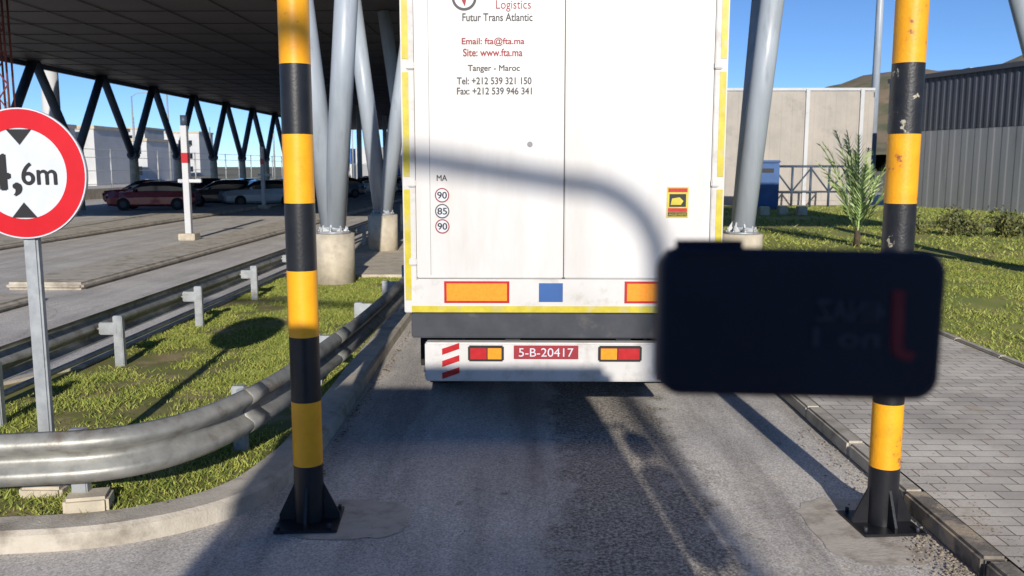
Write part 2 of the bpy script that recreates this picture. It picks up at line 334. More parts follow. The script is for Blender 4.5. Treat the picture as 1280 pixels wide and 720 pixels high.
sheet('pavement',[(2.6,-2),(5.2,-2),(5.2,15),(2.6,15)],0.118,'paver')
ks=root('kerb',(2.54,0,0)); y=-1.5; i=0
while y<40:
    box('kerb_stone_%d'%i,2.46+random.uniform(-.01,.01),2.60,y,y+.985,0,.128+random.uniform(-.008,.004),'kerbd' if y<5.1 else 'kerb',ks,bev=.018); y+=1.0; i+=1
ks=root('kerb',(5.25,0,0)); y=-1.5; i=0
while y<15:
    box('edging_%d'%i,5.2,5.29,y,y+.985,0,.15,'kerb',ks,bev=.012); y+=1.0; i+=1
lawnP=[(5.29,-2),(60,-2),(60,48),(2.6,48),(2.6,15),(5.29,15)]
sheet('lawn',lawnP,0.12,'lawn')
grass('grass_lawn',lawnP,(5.29,16,7,20),80000,.12,.02,.06,.009,'blade2',-.28)
grass('grass_lawn_far',lawnP,(2.7,26,20,46),45000,.12,.03,.09,.02,'blade2',-.28,1.0)
V=[];F=[]
for i in range(900):
    cx=2.44-abs(random.gauss(0,.12)); cy=random.uniform(3.6,7.2) if i%2 else random.gauss(4.6,.3); s=random.uniform(.003,.011); b=len(V)
    for d in ((1,0,0),(-1,0,0),(0,1,0),(0,-1,0),(0,0,1),(0,0,-.4)): V.append((cx+d[0]*s*random.uniform(.6,1.3),cy+d[1]*s*random.uniform(.6,1.3),.01+s*.4+d[2]*s*.8))
    for f in ((0,2,4),(2,1,4),(1,3,4),(3,0,4),(2,0,5),(1,2,5),(3,1,5),(0,3,5)): F.append(tuple(b+k for k in f))
for i in range(700):
    zz=.006
    if i<260: cx=random.uniform(-1.55,2.4); cy=random.uniform(3.8,9)
    elif i<420: cx=-1.55+abs(random.gauss(0,.06)); cy=random.uniform(5.6,11)
    else: cx=2.62+abs(random.gauss(0,.12)); cy=random.uniform(3.8,7); zz=.12
    s=random.uniform(.002,.007)
    b=len(V)
    for d in ((1,0,0),(-1,0,0),(0,1,0),(0,-1,0),(0,0,1),(0,0,-.4)): V.append((cx+d[0]*s,cy+d[1]*s,zz+s*.4+d[2]*s*.8))
    for f in ((0,2,4),(2,1,4),(1,3,4),(3,0,4),(2,0,5),(1,2,5),(3,1,5),(0,3,5)): F.append(tuple(b+k for k in f))
obj('gravel',V,F,'stone')

# ---------------------------------------------------------------- height limit gate
g=root('height_limit_gate',(0.44,5.22,0))
for side,px,worn in (('a',-1.33,False),('b',2.21,True)):
    py=5.22; r=.09; z=0.02; edges=[0.02]+[.385+.4*k for k in range(11)]+[4.7]
    for k in range(len(edges)-1):
        yel=(k%2==1); mm=('yellowworn' if worn else 'yellow') if yel else ('blackworn' if worn and k>2 else 'black')
        tube('post_%s_band_%d'%(side,k),(px,py,edges[k]),(px,py,edges[k+1]),r,mm,g,n=32,caps=False)
    box('post_%s_plate'%side,px-.19,px+.19,py-.19,py+.19,.009,.027,'black',g,bev=.003,rotz=.08)
    for a in range(4):
        ang=a*math.pi/2+.08; c,s=math.cos(ang),math.sin(ang)
        t=.008; V=[]
        for sgn in (-1,1):
            for (u,zz) in ((.07,.027),(.185,.027),(.185,.06),(.088,.26),(.07,.26)): V.append((px+c*u-s*t*sgn,py+s*u+c*t*sgn,zz))
        obj('post_%s_gusset_%d'%(side,a),V,[(0,1,2,3,4),(9,8,7,6,5)]+[(i,(i+1)%5,(i+1)%5+5,i+5) for i in range(5)],'black',g)
        dx=.155*(1 if a in(0,3) else -1); dy=.155*(1 if a in(0,1) else -1)
        tube('post_%s_bolt_%d'%(side,a),(px+dx,py+dy,.027),(px+dx,py+dy,.055),.012,'chassis',g,n=6)
n=9
for k in range(n):
    x0=-1.33+3.54*k/n; x1=-1.33+3.54*(k+1)/n
    tube('crossbar_%d'%k,(x0,5.22,4.78),(x1,5.22,4.78),.08,'yellow' if k%2 else 'black',g,n=24)

# unseen bent mast, added behind the viewpoint to cast the trailer's shadow band
gt=root('unseen_shadow_mast',(2.72,-15,0))
zb=2.14+21.95*math.tan(el)
pipe('mast_and_arm',[(2.72,-15,0),(2.72,-15,zb-.75)]+[(2.72-.7*(1-math.cos(a)),-15,zb-.7+.65*math.sin(a)) for a in [R(10*i) for i in range(1,10)]]+[(.9,-15,zb+.13),(-3.6,-15,zb+.58)],.085,'galvpost',gt)
tube('footing',(2.72,-15,0),(2.72,-15,.12),.3,'conc',gt)
pipe('mast_far',[(-3.6,-15,0),(-3.6,-15,zb+.58)],.105,'galvpost',gt)

# ---------------------------------------------------------------- camera lorry, set back behind the viewpoint to cast its own shadow
t=root('lorry',(0.1,-2,0))
bm=bmesh.new()
pr=[(-.62,.55),(-.60,1.45),(-.72,2.35),(-.95,3.2),(-1.25,3.62),(-2.6,3.7),(-2.75,1.0),(-2.75,.55)]
va=[bm.verts.new((-1.13,y,z)) for y,z in pr]; vb=[bm.verts.new((1.33,y,z)) for y,z in pr]
bm.faces.new(va); bm.faces.new(vb[::-1])
for i in range(len(pr)): j=(i+1)%len(pr); bm.faces.new((va[i],vb[i],vb[j],va[j]))
bmesh.ops.bevel(bm,geom=bm.edges[:],offset=.07,segments=3,affect='EDGES')
from_bm('cab',bm,'bwhite',t)
obj('windscreen',[(-1.0,-.605,1.5),(1.2,-.605,1.5),(1.15,-.70,2.3),(-.95,-.70,2.3)],[(0,1,2,3)],'glass',t)
box('grille',-.7,.9,-.61,-.585,.75,1.35,'blk',t,bev=.01); box('bumper',-1.12,1.32,-.75,-.55,.35,.7,'chassis',t,bev=.05)
for sx,xx in ((-1,-1.13),(1,1.33)):
    box('mirror_%d'%sx,xx+sx*.12-.1,xx+sx*.12+.1+.02*sx,-.78,-.62,1.95,2.55,'blk',t,bev=.04)
    box('mirror_small_%d'%sx,xx+sx*.14-.09,xx+sx*.14+.09,-.78,-.64,2.62,2.86,'blk',t,bev=.04)
    pipe('mirror_arm_%d'%sx,[(xx-sx*.03,-.75,1.9),(xx+sx*.12,-.72,1.9),(xx+sx*.12,-.72,2.95),(xx-sx*.05,-.85,2.95)],.02,'blk',t)
    box('headlamp_%d'%sx,xx-sx*.3-.17,xx-sx*.3+.17,-.765,-.74,.48,.64,'signw',t,bev=.01)
for xx in (-.95,1.15):
    for yy in (-1.5,-6.5): wheel('wheel_%d_%d'%(xx*10,yy),(xx,yy,.5),.5,.3,t)
box('cargo_box',-1.13,1.33,-9.5,-2.95,1.0,3.6,'white',t,bev=.02); box('frame',-.4,.6,-9.3,-1,.6,.95,'chassis',t)

# ---------------------------------------------------------------- semi trailer ahead
Y=6.95; X0,X1=-.955,1.565; XC=.315
tr=root('semi_trailer',(.305,12,0))
box('body',X0+.01,X1-.01,Y+.05,Y+13.5,1.06,3.98,'white',tr)
box('frame_left',X0,X0+.10,Y-.005,Y+.05,1.04,4.0,'whiteframe',tr,bev=.006)
box('frame_right',X1-.10,X1,Y-.005,Y+.05,1.04,4.0,'whiteframe',tr,bev=.006)
box('frame_top',X0+.10,X1-.10,Y,Y+.05,3.88,4.0,'whiteframe',tr,bev=.006)
box('sill',X0+.10,X1-.10,Y-.01,Y+.05,1.04,1.31,'whiteframe',tr,bev=.006)
box('door_left',X0+.103,XC-.004,Y+.005,Y+.05,1.315,3.877,'white',tr,bev=.008)
box('door_right',XC+.004,X1-.103,Y+.005,Y+.05,1.315,3.877,'white',tr,bev=.008)
box('door_gasket',XC-.003,XC+.003,Y+.004,Y+.04,1.32,3.87,'ink',tr)
box('panel_seam',-.742,-.738,Y+.0035,Y+.006,1.34,3.86,'seam',tr)
for xx,nm in ((X0+.035,'l'),(X1-.035,'r')):
    for k,(za,zb_) in enumerate(((1.14,2.02),(2.12,2.92),(3.02,3.9))):
        box('marking_%s%d'%(nm,k),xx-.024,xx+.024,Y-.009,Y-.004,za,zb_,'retro',tr)
    for k,zz in enumerate((1.45,2.07,2.97,3.6)):
        box('hinge_%s%d'%(nm,k),xx-.03+(.04 if nm=='l' else -.04),xx+.03+(.04 if nm=='l' else -.04),Y-.025,Y+.004,zz-.03,zz+.03,'whiteframe',tr,bev=.008)
box('marking_bottom',X0+.06,X1-.06,Y-.018,Y-.012,1.045,1.095,'retro',tr)
for k,(a,b) in enumerate(((-.635,-.115),(.80,1.32))):
    box('marker_board_%d'%k,a-.0,b+.0,Y-.016,Y-.011,1.12,1.295,'redr',tr); box('marker_board_face_%d'%k,a+.02,b-.02,Y-.02,Y-.017,1.138,1.277,'orange',tr)
box('blue_label',.12,.31,Y-.016,Y-.011,1.13,1.28,'bluep',tr)
yt=Y+.002
text('lettering_a','Logistics',-.217,.050,yt,3.415,'inkred',tr,h=.085)
ring('logo_ring',-.46,yt,3.475,.075,.095,'ink',tr)
obj('logo_needle',[(-.50,yt-.001,3.50),(-.455,yt-.001,3.41),(-.43,yt-.001,3.53)],[(0,1,2)],'inkred',tr)
bd=.022
text('lettering_b','Futur Trans Atlantic',-.474,.062,yt,3.331,'ink',tr,h=.058,bold=bd)
text('lettering_c','Email: fta@fta.ma',-.48,.0,yt,3.148,'inkred',tr,h=.062,bold=bd)
text('lettering_d','Site: www.fta.ma',-.47,-.015,yt,3.068,'inkred',tr,h=.056,bold=bd)
text('lettering_e','Tanger - Maroc',-.435,-.035,yt,2.945,'ink',tr,h=.058,bold=bd)
text('lettering_f','Tel: +212 539 321 150',-.52,.055,yt,2.855,'ink',tr,h=.052,bold=bd)
text('lettering_g','Fax: +212 539 946 341',-.52,.058,yt,2.778,'ink',tr,h=.052,bold=bd)
text('plate_ma','MA',-.685,-.605,yt,2.11,'ink',tr,h=.045,bold=bd)
for k,(zz,s,mm) in enumerate(((1.975,'90','inkred'),(1.85,'85','ink'),(1.73,'90','inkred'))):
    ring('speed_disc_%d'%k,-.645,yt-.001,zz,0,.057,'signw',tr,32); ring('speed_ring_%d'%k,-.645,yt-.002,zz,.048,.057,mm,tr,32)
    text('speed_text_%d'%k,s,-.682,-.608,yt-.002,zz,'blk',tr,h=.052,bold=bd)
box('blind_spot_sticker',1.12,1.29,yt-.003,yt+.002,1.80,2.04,'retro',tr)
box('sticker_red',1.13,1.28,yt-.005,yt-.0035,2.0,2.03,'redr',tr); box('sticker_red_low',1.13,1.28,yt-.005,yt-.0035,1.845,1.875,'redr',tr); box('sticker_blk',1.13,1.28,yt-.005,yt-.0035,1.81,1.842,'blk',tr)
box('sticker_pic',1.14,1.27,yt-.005,yt-.0035,1.885,1.985,'blk',tr)
obj('sticker_vehicle',[(1.15,yt-.006,1.90),(1.23,yt-.006,1.90),(1.25,yt-.006,1.93),(1.22,yt-.006,1.96),(1.16,yt-.006,1.95)],[(0,1,2,3,4)],'retro',tr)
text('sticker_txt','ANGLES MORTS',1.135,1.275,yt-.006,1.825,'retro',tr,h=.018)
ring('door_rivet',.045,yt-.001,2.37,0,.022,'seam',tr,20)
box('rear_crossmember',X0+.05,X1-.05,Y+.01,Y+.12,.83,1.035,'chassis',tr,bev=.01)
for xx in (-.15,.75): box('chassis_rail_%d'%(xx*100),xx,xx+.12,Y+.1,Y+12,.75,1.05,'chassis',tr)
box('bumper_beam',-.80,1.36,Y+.02,Y+.14,.47,.79,'whiteframe',tr,bev=.012)
for k,(a,b) in enumerate(((-.66,-.52),(1.08,1.22))):
    for q in range(3):
        za=.49+q*.1; obj('red_chevron_%d_%d'%(k,q),[(a,Y+.015,za),(b,Y+.015,za+.05),(b,Y+.015,za+.1),(a,Y+.015,za+.05)],[(0,1,2,3)],'redr',tr)
box('licence_plate',-.08,.44,Y+.005,Y+.018,.66,.77,'inkred',tr,bev=.003)
text('plate_text','5-B-20417',-.04,.40,Y+.003,.715,'signw',tr,h=.07)
box('tail_lamp_left',-.45,-.16,Y+.0,Y+.018,.64,.77,'blk',tr,bev=.01); box('tail_lens_left',-.43,-.3,Y-.006,Y-.001,.66,.75,'redr',tr); box('tail_amber_left',-.29,-.18,Y-.006,Y-.001,.66,.75,'orange',tr)
box('tail_lamp_right',.60,.95,Y+.0,Y+.018,.64,.77,'blk',tr,bev=.01); box('tail_lens_right',.76,.93,Y-.006,Y-.001,.66,.75,'redr',tr); box('tail_amber_right',.62,.75,Y-.006,Y-.001,.66,.75,'orange',tr)
for yy in (8.9,10.2,11.5):
    for xx in (-.78,1.39): wheel('wheel_%d_%d'%(yy*10,xx*10),(xx,yy,.5),.5,.34,tr)
    tube('axle_%d'%(yy*10),(-.7,yy,.5),(1.3,yy,.5),.07,'chassis',tr)
for xx in (-.78,1.39): box('mudflap_%d'%(xx*10),xx-.2,xx+.2,8.2,8.22,.32,.95,'rubber',tr)
box('cab_shell',X0+.03,X1-.03,20.9,23.1,.9,3.7,'bwhite',tr,bev=.12,segs=3); box('tractor_frame',-.1,.72,17.5,22.8,.55,.9,'chassis',tr)
for yy in (18.3,21.9):
    for xx in (-.75,1.36): wheel('tractor_wheel_%d_%d'%(yy*10,xx*10),(xx,yy,.5),.5,.32,tr)

# ---------------------------------------------------------------- traffic sign 4,6 m
sg=root('traffic_sign',(-3.10,5.5,0)); sx,sz,sy=-3.09,2.155,5.42
tube('disc',(sx,sy+.022,sz),(sx,sy+.004,sz),.40,'galvpost',sg,n=64)
ring('face_white',sx,sy,sz,0,.392,'signw',sg); ring('face_red',sx,sy-.002,sz,.278,.392,'red',sg); ring('face_rim',sx,sy-.003,sz,.392,.40,'signw',sg)
text('figure_big','4,',sx-.225,sx-.012,sy-.003,sz-.008,'blk',sg,h=.25,bold=.03)
text('figure_small','6m',sx-.0,sx+.215,sy-.003,sz+.0,'blk',sg,h=.135,bold=.02)
for s in (1,-1):
    obj('arrow_%d'%s,[(sx-.08,sy-.003,sz+s*.27),(sx+.08,sy-.003,sz+s*.27),(sx,sy-.003,sz+s*.175)],[(0,1,2)],'blk',sg)
box('pole',sx-.045,sx+.045,sy+.03,sy+.09,0.1,2.45,'galvpost',sg,bev=.012)
box('clamp_top',sx-.07,sx+.07,sy+.02,sy+.1,2.28,2.32,'galv',sg); box('clamp_low',sx-.07,sx+.07,sy+.02,sy+.1,1.96,2.0,'galv',sg)
box('pole_footing',sx-.14,sx+.14,sy-.08,sy+.2,.05,.17,'conc',sg,bev=.02)
box('concrete_block',-2.82,-2.56,5.08,5.28,.09,.20,'conc',bev=.02,rotz=.25)

# ---------------------------------------------------------------- guard rails
wprof=[(.012,-.157),(.03,-.150),(.072,-.115),(.08,-.09),(.072,-.066),(.012,-.028),(.0,0),(.012,.028),(.072,.066),(.08,.09),(.072,.115),(.03,.150),(.012,.157)]
def rail(name,path,posts,flip=1,zc=.52,ptop=.62):
    r=root(name,(posts[0][0],posts[0][1],0))
    o=sweep('w_beam',[Vector((p.x,p.y,zc)) for p in path],[(u*flip,z) for u,z in wprof],'galv',r,smooth=True)
    o.modifiers.new('s','SOLIDIFY').thickness=.004
    for i,(x,y,dx,dy) in enumerate(posts):
        box('post_%d'%i,x-.05,x+.05,y-.035,y+.035,0.05,ptop,'galvpost',r,bev=.008)
        L_=math.hypot(dx,dy); a=Vector((x,y)); b=Vector((x+dx,y+dy)); mid=(a+b)/2
        box('spacer_%d'%i,mid.x-L_/2,mid.x+L_/2,mid.y-.04,mid.y+.04,zc-.06,zc+.07,'galvpost',r,bev=.01,rotz=math.atan2(dy,dx))
        tube('bolt_%d'%i,(b.x,b.y,zc),(b.x+dx/L_*.03,b.y+dy/L_*.03,zc),.016,'galv',r,n=6)
    return r
path=catmull([(-9,4.62),(-4.6,4.72),(-3.02,4.86),(-2.25,5.14),(-1.9,6.1),(-1.76,7.97),(-1.70,10.2),(-1.70,16),(-1.70,28)],12)
rr=rail('guard_rail',path,[(-4.6,4.98,0,-.2),(-2.75,5.22,.07,-.17),(-2.1,6.3,.17,-.08),(-2.0,8.3,.2,0),(-1.96,10.3,.22,0),(-1.95,12.3,.22,0),(-1.95,14.3,.22,0),(-1.95,16.3,.22,0),(-1.95,20,.22,0),(-1.95,24,.22,0)],ptop=.60)
for i0 in (46,60):
    seg=path[i0:i0+3]
    o=sweep('lap_joint_%d'%i0,[Vector((p.x,p.y,.52)) for p in seg],[(u+.006,z*1.01) for u,z in wprof],'galv',rr,smooth=True); o.modifiers.new('s','SOLIDIFY').thickness=.004
path2=[Vector((-4.52,y)) for y in (5.2,9,14,20,26)]
r2=rail('guard_rail',path2,[(-4.28,yy,-.2,0) for yy in (6.9,9.1,11.4,13.8,16.2,18.5,21,23.5)],flip=-1,zc=.50,ptop=.64)
pipe('guard_rail_tube',[(-4.62,5,.2),(-4.62,26,.2)],.03,'galvpost',r2)

# ---------------------------------------------------------------- big canopy
cz=7.0
cn=root('canopy_roof',(-10,40,cz))
def slab(name,x0,x1,y0,y1,z0,z1,m): return box(name,x0,x1,y0,y1,z0,z1,m,cn,bev=.02)
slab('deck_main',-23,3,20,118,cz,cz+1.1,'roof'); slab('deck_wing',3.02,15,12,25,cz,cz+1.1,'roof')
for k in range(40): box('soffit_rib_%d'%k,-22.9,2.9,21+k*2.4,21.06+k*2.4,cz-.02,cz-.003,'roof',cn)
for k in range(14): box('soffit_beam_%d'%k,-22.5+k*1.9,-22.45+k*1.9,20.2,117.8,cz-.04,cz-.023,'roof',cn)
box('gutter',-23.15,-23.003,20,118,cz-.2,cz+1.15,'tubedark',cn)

def vcol(x,y,l1,l2,h=1.0,r=.205,yl=0.0,zt=cz):
    c=root('raked_column',(x,y,0))
    tube('pedestal',(x,y,0),(x,y,h),.37,'conc',c,n=36)
    tube('base_plate',(x,y,h),(x,y,h+.04),.3,'galvpost',c,n=24)
    for k in range(8):
        a=k*math.pi/4; V=[]
        p0=Vector((x,y,h+.04)); d=Vector((math.cos(a),math.sin(a),0)); s=Vector((-d.y,d.x,0))*.012
        V=[p0+d*.08-s,p0+d*.28-s,p0+d*.1-s+Vector((0,0,.3)),p0+d*.08+s,p0+d*.28+s,p0+d*.1+s+Vector((0,0,.3))]
        obj('fin_%d'%k,V,[(0,1,2),(5,4,3),(0,1,4,3),(1,2,5,4),(2,0,3,5)],'bwhite',c)
        tube('anchor_%d'%k,(x+d.x*.25,y+d.y*.25,h+.04),(x+d.x*.25,y+d.y*.25,h+.12),.018,'galvpost',c,n=8)
    for k,(lx,ly) in enumerate((l1,l2)):
        a=Vector((x+lx*.22,y+ly*.22,h+.12)); b=Vector((x+lx*(zt-h),y+ly*(zt-h),zt-.01))
        tube('leg_%d_foot'%k,(x+lx*.1,y+ly*.1,h+.03),a,.07,'tube',c,r2=r)
        tube('leg_%d'%k,a,b,r,'tube',c,n=28)
    return c
vcol(-3.45,15.9,(-.12,.05),(.085,-.02)); vcol(-3.55,22.1,(-.12,.0),(.17,.0))
for yy in (28.3,34.5,40.7,53,65): vcol(-3.6,yy,(-.13,.0),(.15,.0))
vcol(3.92,15.9,(.10,.02),(.13,.30)); vcol(10.35,16.4,(-.35,.0),(.3,.0)); 
for k in range(12):
    yb=44.6-6.6+6.6*k; 
    c=root('v_column',(-22.6,yb,0))
    tube('pillar',(-22.6,yb,0),(-22.6,yb,2.9),.28,'conc',c,r2=.24)
    for s in (-1,1): tube('leg_%d'%s,(-22.6,yb+s*.1,2.8),(-22.6,yb+s*3.2,cz-.02),.21,'tubedark',c)
    tube('node',(-22.6,yb-.3,2.85),(-22.6,yb+.3,2.85),.26,'tubedark',c)
    if k<6:
        c=root('canopy_pillar',(-13.2,yb+20,0))
        tube('pillar',(-13.2,yb+20,0),(-13.2,yb+20,cz),.2,'tube',c); tube('base',(-13.2,yb+20,0),(-13.2,yb+20,.6),.34,'conc',c)

# ---------------------------------------------------------------- left background
def sign_post(x,y,h):
    c=root('barrier_post',(x,y,0))
    box('shaft',x-.09,x+.09,y-.09,y+.09,0,h,'bwhite',c,bev=.01); box('arm',x-.25,x+.45,y-.05,y+.05,1.72,1.82,'bwhite',c,bev=.01)
    box('band',x-.095,x+.095,y-.095,y+.095,2.3,2.6,'redr',c); box('foot',x-.25,x+.25,y-.25,y+.25,.0,.2,'conc',c,bev=.02)
    tube('cap',(x,y,h),(x,y,h+.3),.1,'tubedark',c)
sign_post(-10.1,26.4,3.4); sign_post(-13.6,46,3.2); sign_post(-19.5,34,3.2)
c=root('lamp_post',(-23.9,45,0)); tube('mast',(-23.9,45,0),(-23.9,45,9),.42,'bwhite',c)
c=root('lattice_post',(-15.3,26,0))
for dx,dy in ((-.14,-.14),(.14,-.14),(.14,.14),(-.14,.14)): tube('chord_%d_%d'%(dx*100,dy*100),(-15.1+dx,26+dy,3.7),(-15.1+dx,26+dy,7),.03,'rust',c)
for k in range(8): tube('brace_%d'%k,(-15.1+(-.14 if k%2 else .14),25.86,3.75+k*.4),(-15.1+(.14 if k%2 else -.14),25.86,4.15+k*.4),.02,'rust',c)
tube('hanger',(-15.1,26,3.7),(-15.1,26,0),.06,'rust',c)
fe=root('boundary_fence',(-30,60,0))
for k in range(32):
    yy=34+k*4; tube('fence_post_%d'%k,(-29,yy,0),(-29,yy,3.4+2.4*(k%4==0)),.06,'galvpost',fe,n=8)
for z in (1.0,1.9,2.8,3.35): tube('fence_wire_%d'%(z*10),(-29,34,z),(-29,158,z),.02,'galvpost',fe,n=6)
box('fence_plinth',-29.1,-28.9,34,158,0,.7,'conc',fe)
rb=random.Random(4)
for k in range(14):
    yy=90+k*11; xx=-46-rb.uniform(0,34)-k*1.5; wv=rb.uniform(7,15); hh=rb.uniform(4,10)
    b=root('white_building',(xx,yy,0))
    box('walls',xx-wv/2,xx+wv/2,yy,yy+9,0,hh,'bwhite',b); box('parapet',xx-wv/2-.15,xx+wv/2+.15,yy-.15,yy+9.15,hh+.003,hh+.4,'conc',b)
    for q in range(int(wv//2.2)):
        for z in np.arange(1.0,hh-1.5,2.9): box('window_%d_%d'%(q,z*10),xx-wv/2+.8+q*2.2,xx-wv/2+1.7+q*2.2,yy-.03,yy-.004,z,z+1.2,'glass',b)
for k in range(6):
    xx,yy=-14-k*4,128+k*5; b=root('container_stack',(xx,yy,0))
    for z in range(2): box('container_%d'%z,xx-1.2,xx+1.2,yy,yy+6,z*2.6,z*2.6+2.55,('bwhite','bluep','rust','wallgrey')[(k+z)%4],b,bev=.04)
for k,(xx,yy) in enumerate(((-32,60),(-34,85),(-31,110),(-27,140),(-40,75),(-44,100))):
    c=root('street_lamp',(xx,yy,0)); tube('mast',(xx,yy,0),(xx,yy,10),.12,'galvpost',c,r2=.07); pipe('arm',[(xx,yy,9.95),(xx+.6,yy,10.3),(xx+1.8,yy,10.4)],.05,'galvpost',c); box('head',xx+1.6,xx+2.3,yy-.15,yy+.15,10.32,10.45,'galvpost',c,bev=.03)

def car(x,y,rot,col,name='parked_car'):
    c=root(name,(x,y,0)); mc=mat('car_paint_%d'%len(bpy.data.materials),col,tuple(v*.9 for v in col[:3])+(1,),0.25,metal=.2,coat=.8); M['_c']=mc
    RM=Matrix.Rotation(rot,3,'Z')
    def loft(nm,st,m,smooth=True):
        V=[];F=[]
        for (px,hw,zb,zt,rr) in st:
            for (a,b) in ((-hw*.92,zb),(-hw,zb+.15*(zt-zb)),(-hw,zb+.6*(zt-zb)),(-hw*rr,zt),(hw*rr,zt),(hw,zb+.6*(zt-zb)),(hw,zb+.15*(zt-zb)),(hw*.92,zb)):
                V.append(Vector((x,y,0))+RM@Vector((px,a,b)))
        k=8
        for i in range(len(st)-1):
            for j in range(k): F.append((i*k+j,i*k+(j+1)%k,(i+1)*k+(j+1)%k,(i+1)*k+j))
        F.append(tuple(range(k))); F.append(tuple((len(st)-1)*k+j for j in range(k)))
        return obj(nm,V,F,m,c,False)
    loft('body',[(-2.15,.72,.38,.72,.9),(-2.05,.82,.25,.86,.92),(-1.5,.88,.2,.93,.93),(-.6,.89,.2,.95,.94),(.6,.89,.2,.97,.94),(1.6,.88,.2,.98,.93),(2.0,.84,.25,.96,.9),(2.12,.76,.4,.8,.9)],'_c')
    loft('windows',[(-1.15,.78,.9,.97,.9),(-.45,.8,.9,1.36,.82),(.0,.8,.9,1.44,.80),(.9,.8,.9,1.44,.80),(1.55,.78,.9,1.3,.82),(1.95,.74,.9,.99,.9)],'glass')
    loft('roof',[(-.35,.66,1.375,1.40,.9),(.0,.68,1.43,1.475,.9),(.9,.68,1.43,1.475,.9),(1.45,.64,1.33,1.36,.9)],'_c')
    for px in (-1.3,1.3):
        for s in (-1,1):
            a=Vector((x,y,.32))+RM@Vector((px,s*.7,0)); b=Vector((x,y,.32))+RM@Vector((px,s*.91,0)); tube('wheel_%d_%d'%(px*10,s),a,b,.32,'rubber',c,n=20)
            b2=Vector((x,y,.32))+RM@Vector((px,s*.92,0)); tube('hub_%d_%d'%(px*10,s),a,b2,.17,'ink',c,n=12)
    for s in (-1,1):
        for px,m in ((-2.16,'signw'),(2.13,'redr')):
            V=[Vector((x,y,0))+RM@Vector((px,s*.66+a,b)) for a,b in ((-.14,.6),(.1,.6),(.1,.74),(-.14,.74))]; obj('lamp_%d_%d'%(px*10,s),V,[(0,1,2,3)],m,c)
        a=Vector((x,y,0))+RM@Vector((-.75,s*.9,.98)); b=Vector((x,y,0))+RM@Vector((-.7,s*1.0,1.0)); tube('door_mirror_%d'%s,a,b,.08,'_c',c,n=8)
cols=[S(122,20,30),S(30,32,38),S(170,174,180),S(40,44,52),S(30,32,38),S(60,66,78),S(100,24,30),S(170,170,170)]
for k,(xx,yy,rr_) in enumerate(((-18.9,45,.15),(-16.9,49.5,.35),(-14.9,49.5,.6),(-17.2,54,.6),(-15.0,58,.6),(-13.4,62,.5),(-20.5,56,.4),(-12,68,.5),(-21.5,50,.3),(-11,76,.5),(-17.5,66,.4),(-9.5,70,.5),(-8,80,.5))):
    car(xx,yy,rr_,cols[k%8])

# ---------------------------------------------------------------- right background
def corrug(name,a,b,z0,z1,m,parent,pitch=.33,d=.05):
    a=Vector(a);b=Vector(b); Ln=(b-a).length; t=(b-a).normalized(); nn=Vector((t.y,-t.x)); pts=[]; s=0
    while s<Ln:
        for (u,o) in ((0,0),(.45,0),(.55,d),(.9,d)): 
            q=a+t*min(s+u*pitch,Ln)+nn*o; pts.append(q)
        s+=pitch
    V=[(p.x,p.y,z0) for p in pts]+[(p.x,p.y,z1) for p in pts]; n=len(pts)
    return obj(name,V,[(i,i+1,n+i+1,n+i) for i in range(n-1)],m,parent)
wl=root('boundary_wall',(14,50,0))
box('panel_run',8,19.4,50,50.3,0,6.35,'wallbeige',wl)
for k in range(5): box('pier_%d'%k,9.6+k*3.0,9.8+k*3.0,49.85,49.93,0,6.45,'bwhite',wl)
box('coping',8,19.4,49.93,50.37,6.353,6.5,'bwhite',wl)
corrug('sheeting',(8,49.98),(19.4,49.98),.3,6.2,'wallbeige',wl,pitch=.6,d=.02)
wh=root('warehouse',(24,44,0))
A=(19.6,48.5);B=(25.5,29.5)
corrug('upper_cladding',A,B,4.0,6.6,'walldark',wh,pitch=.4,d=.03); corrug('lower_cladding',(19.62,48.4),(25.42,29.6),0,3.98,'wallgrey',wh,pitch=.8,d=.015)
d=(Vector(B)-Vector(A)).normalized(); nr=Vector((-d.y,d.x))
P=[Vector(A)+nr*.06,Vector(B)+nr*.06,Vector(B)+nr*25,Vector(A)+nr*25]
V=[(p.x,p.y,0) for p in P]+[(p.x,p.y,6.6) for p in P]
obj('shell',V,[(0,1,5,4),(1,2,6,5),(2,3,7,6),(3,0,4,7),(4,5,6,7)],'wallgrey',wh)
sweep('eaves',[Vector((A[0],A[1],6.6)),Vector((B[0],B[1],6.6))],[(-.2,0),(.15,0),(.15,.22),(-.2,.22)],'walldark',wh,closed=True)
for k in range(2):
    s=10.2+k*5; p=Vector(A)+d*s-nr*.1; q=p+d*.9
    sweep('window_%d'%k,[Vector((p.x,p.y,4.3)),Vector((q.x,q.y,4.3))],[(-.08,0),(.03,0),(.03,.9),(-.08,.9)],'glass',wh,closed=True)
X=11.85
pt=root('portable_toilet',(X,44,0))
box('cabin',X-.6,X+.6,43.4,44.6,.15,2.35,'bluet',pt,bev=.04); box('roof',X-.65,X+.65,43.35,44.65,2.353,2.5,'bluet',pt,bev=.05); box('door',X-.42,X+.4,43.36,43.397,.3,2.2,'bluet',pt,bev=.01); box('base',X-.65,X+.65,43.35,44.65,.1,.147,'blk',pt)
box('vent',X-.3,X+.3,43.34,43.357,1.9,2.1,'blk',pt)
fr=root('railing',(15,46,0))
for k in range(5):
    xx=12.9+k*.95; tube('upright_%d'%k,(xx,46,.1),(xx,46,2.2),.06,'tubedark',fr,n=10)
    if k<4: tube('brace_a_%d'%k,(xx,46,.9 if k%2 else 2.1),(xx+.95,46,2.1 if k%2 else .9),.045,'tubedark',fr,n=8)
tube('rail_top',(12.9,46,2.2),(16.7,46,2.2),.06,'tubedark',fr); tube('rail_mid',(12.9,46,.9),(16.7,46,.9),.05,'tubedark',fr)
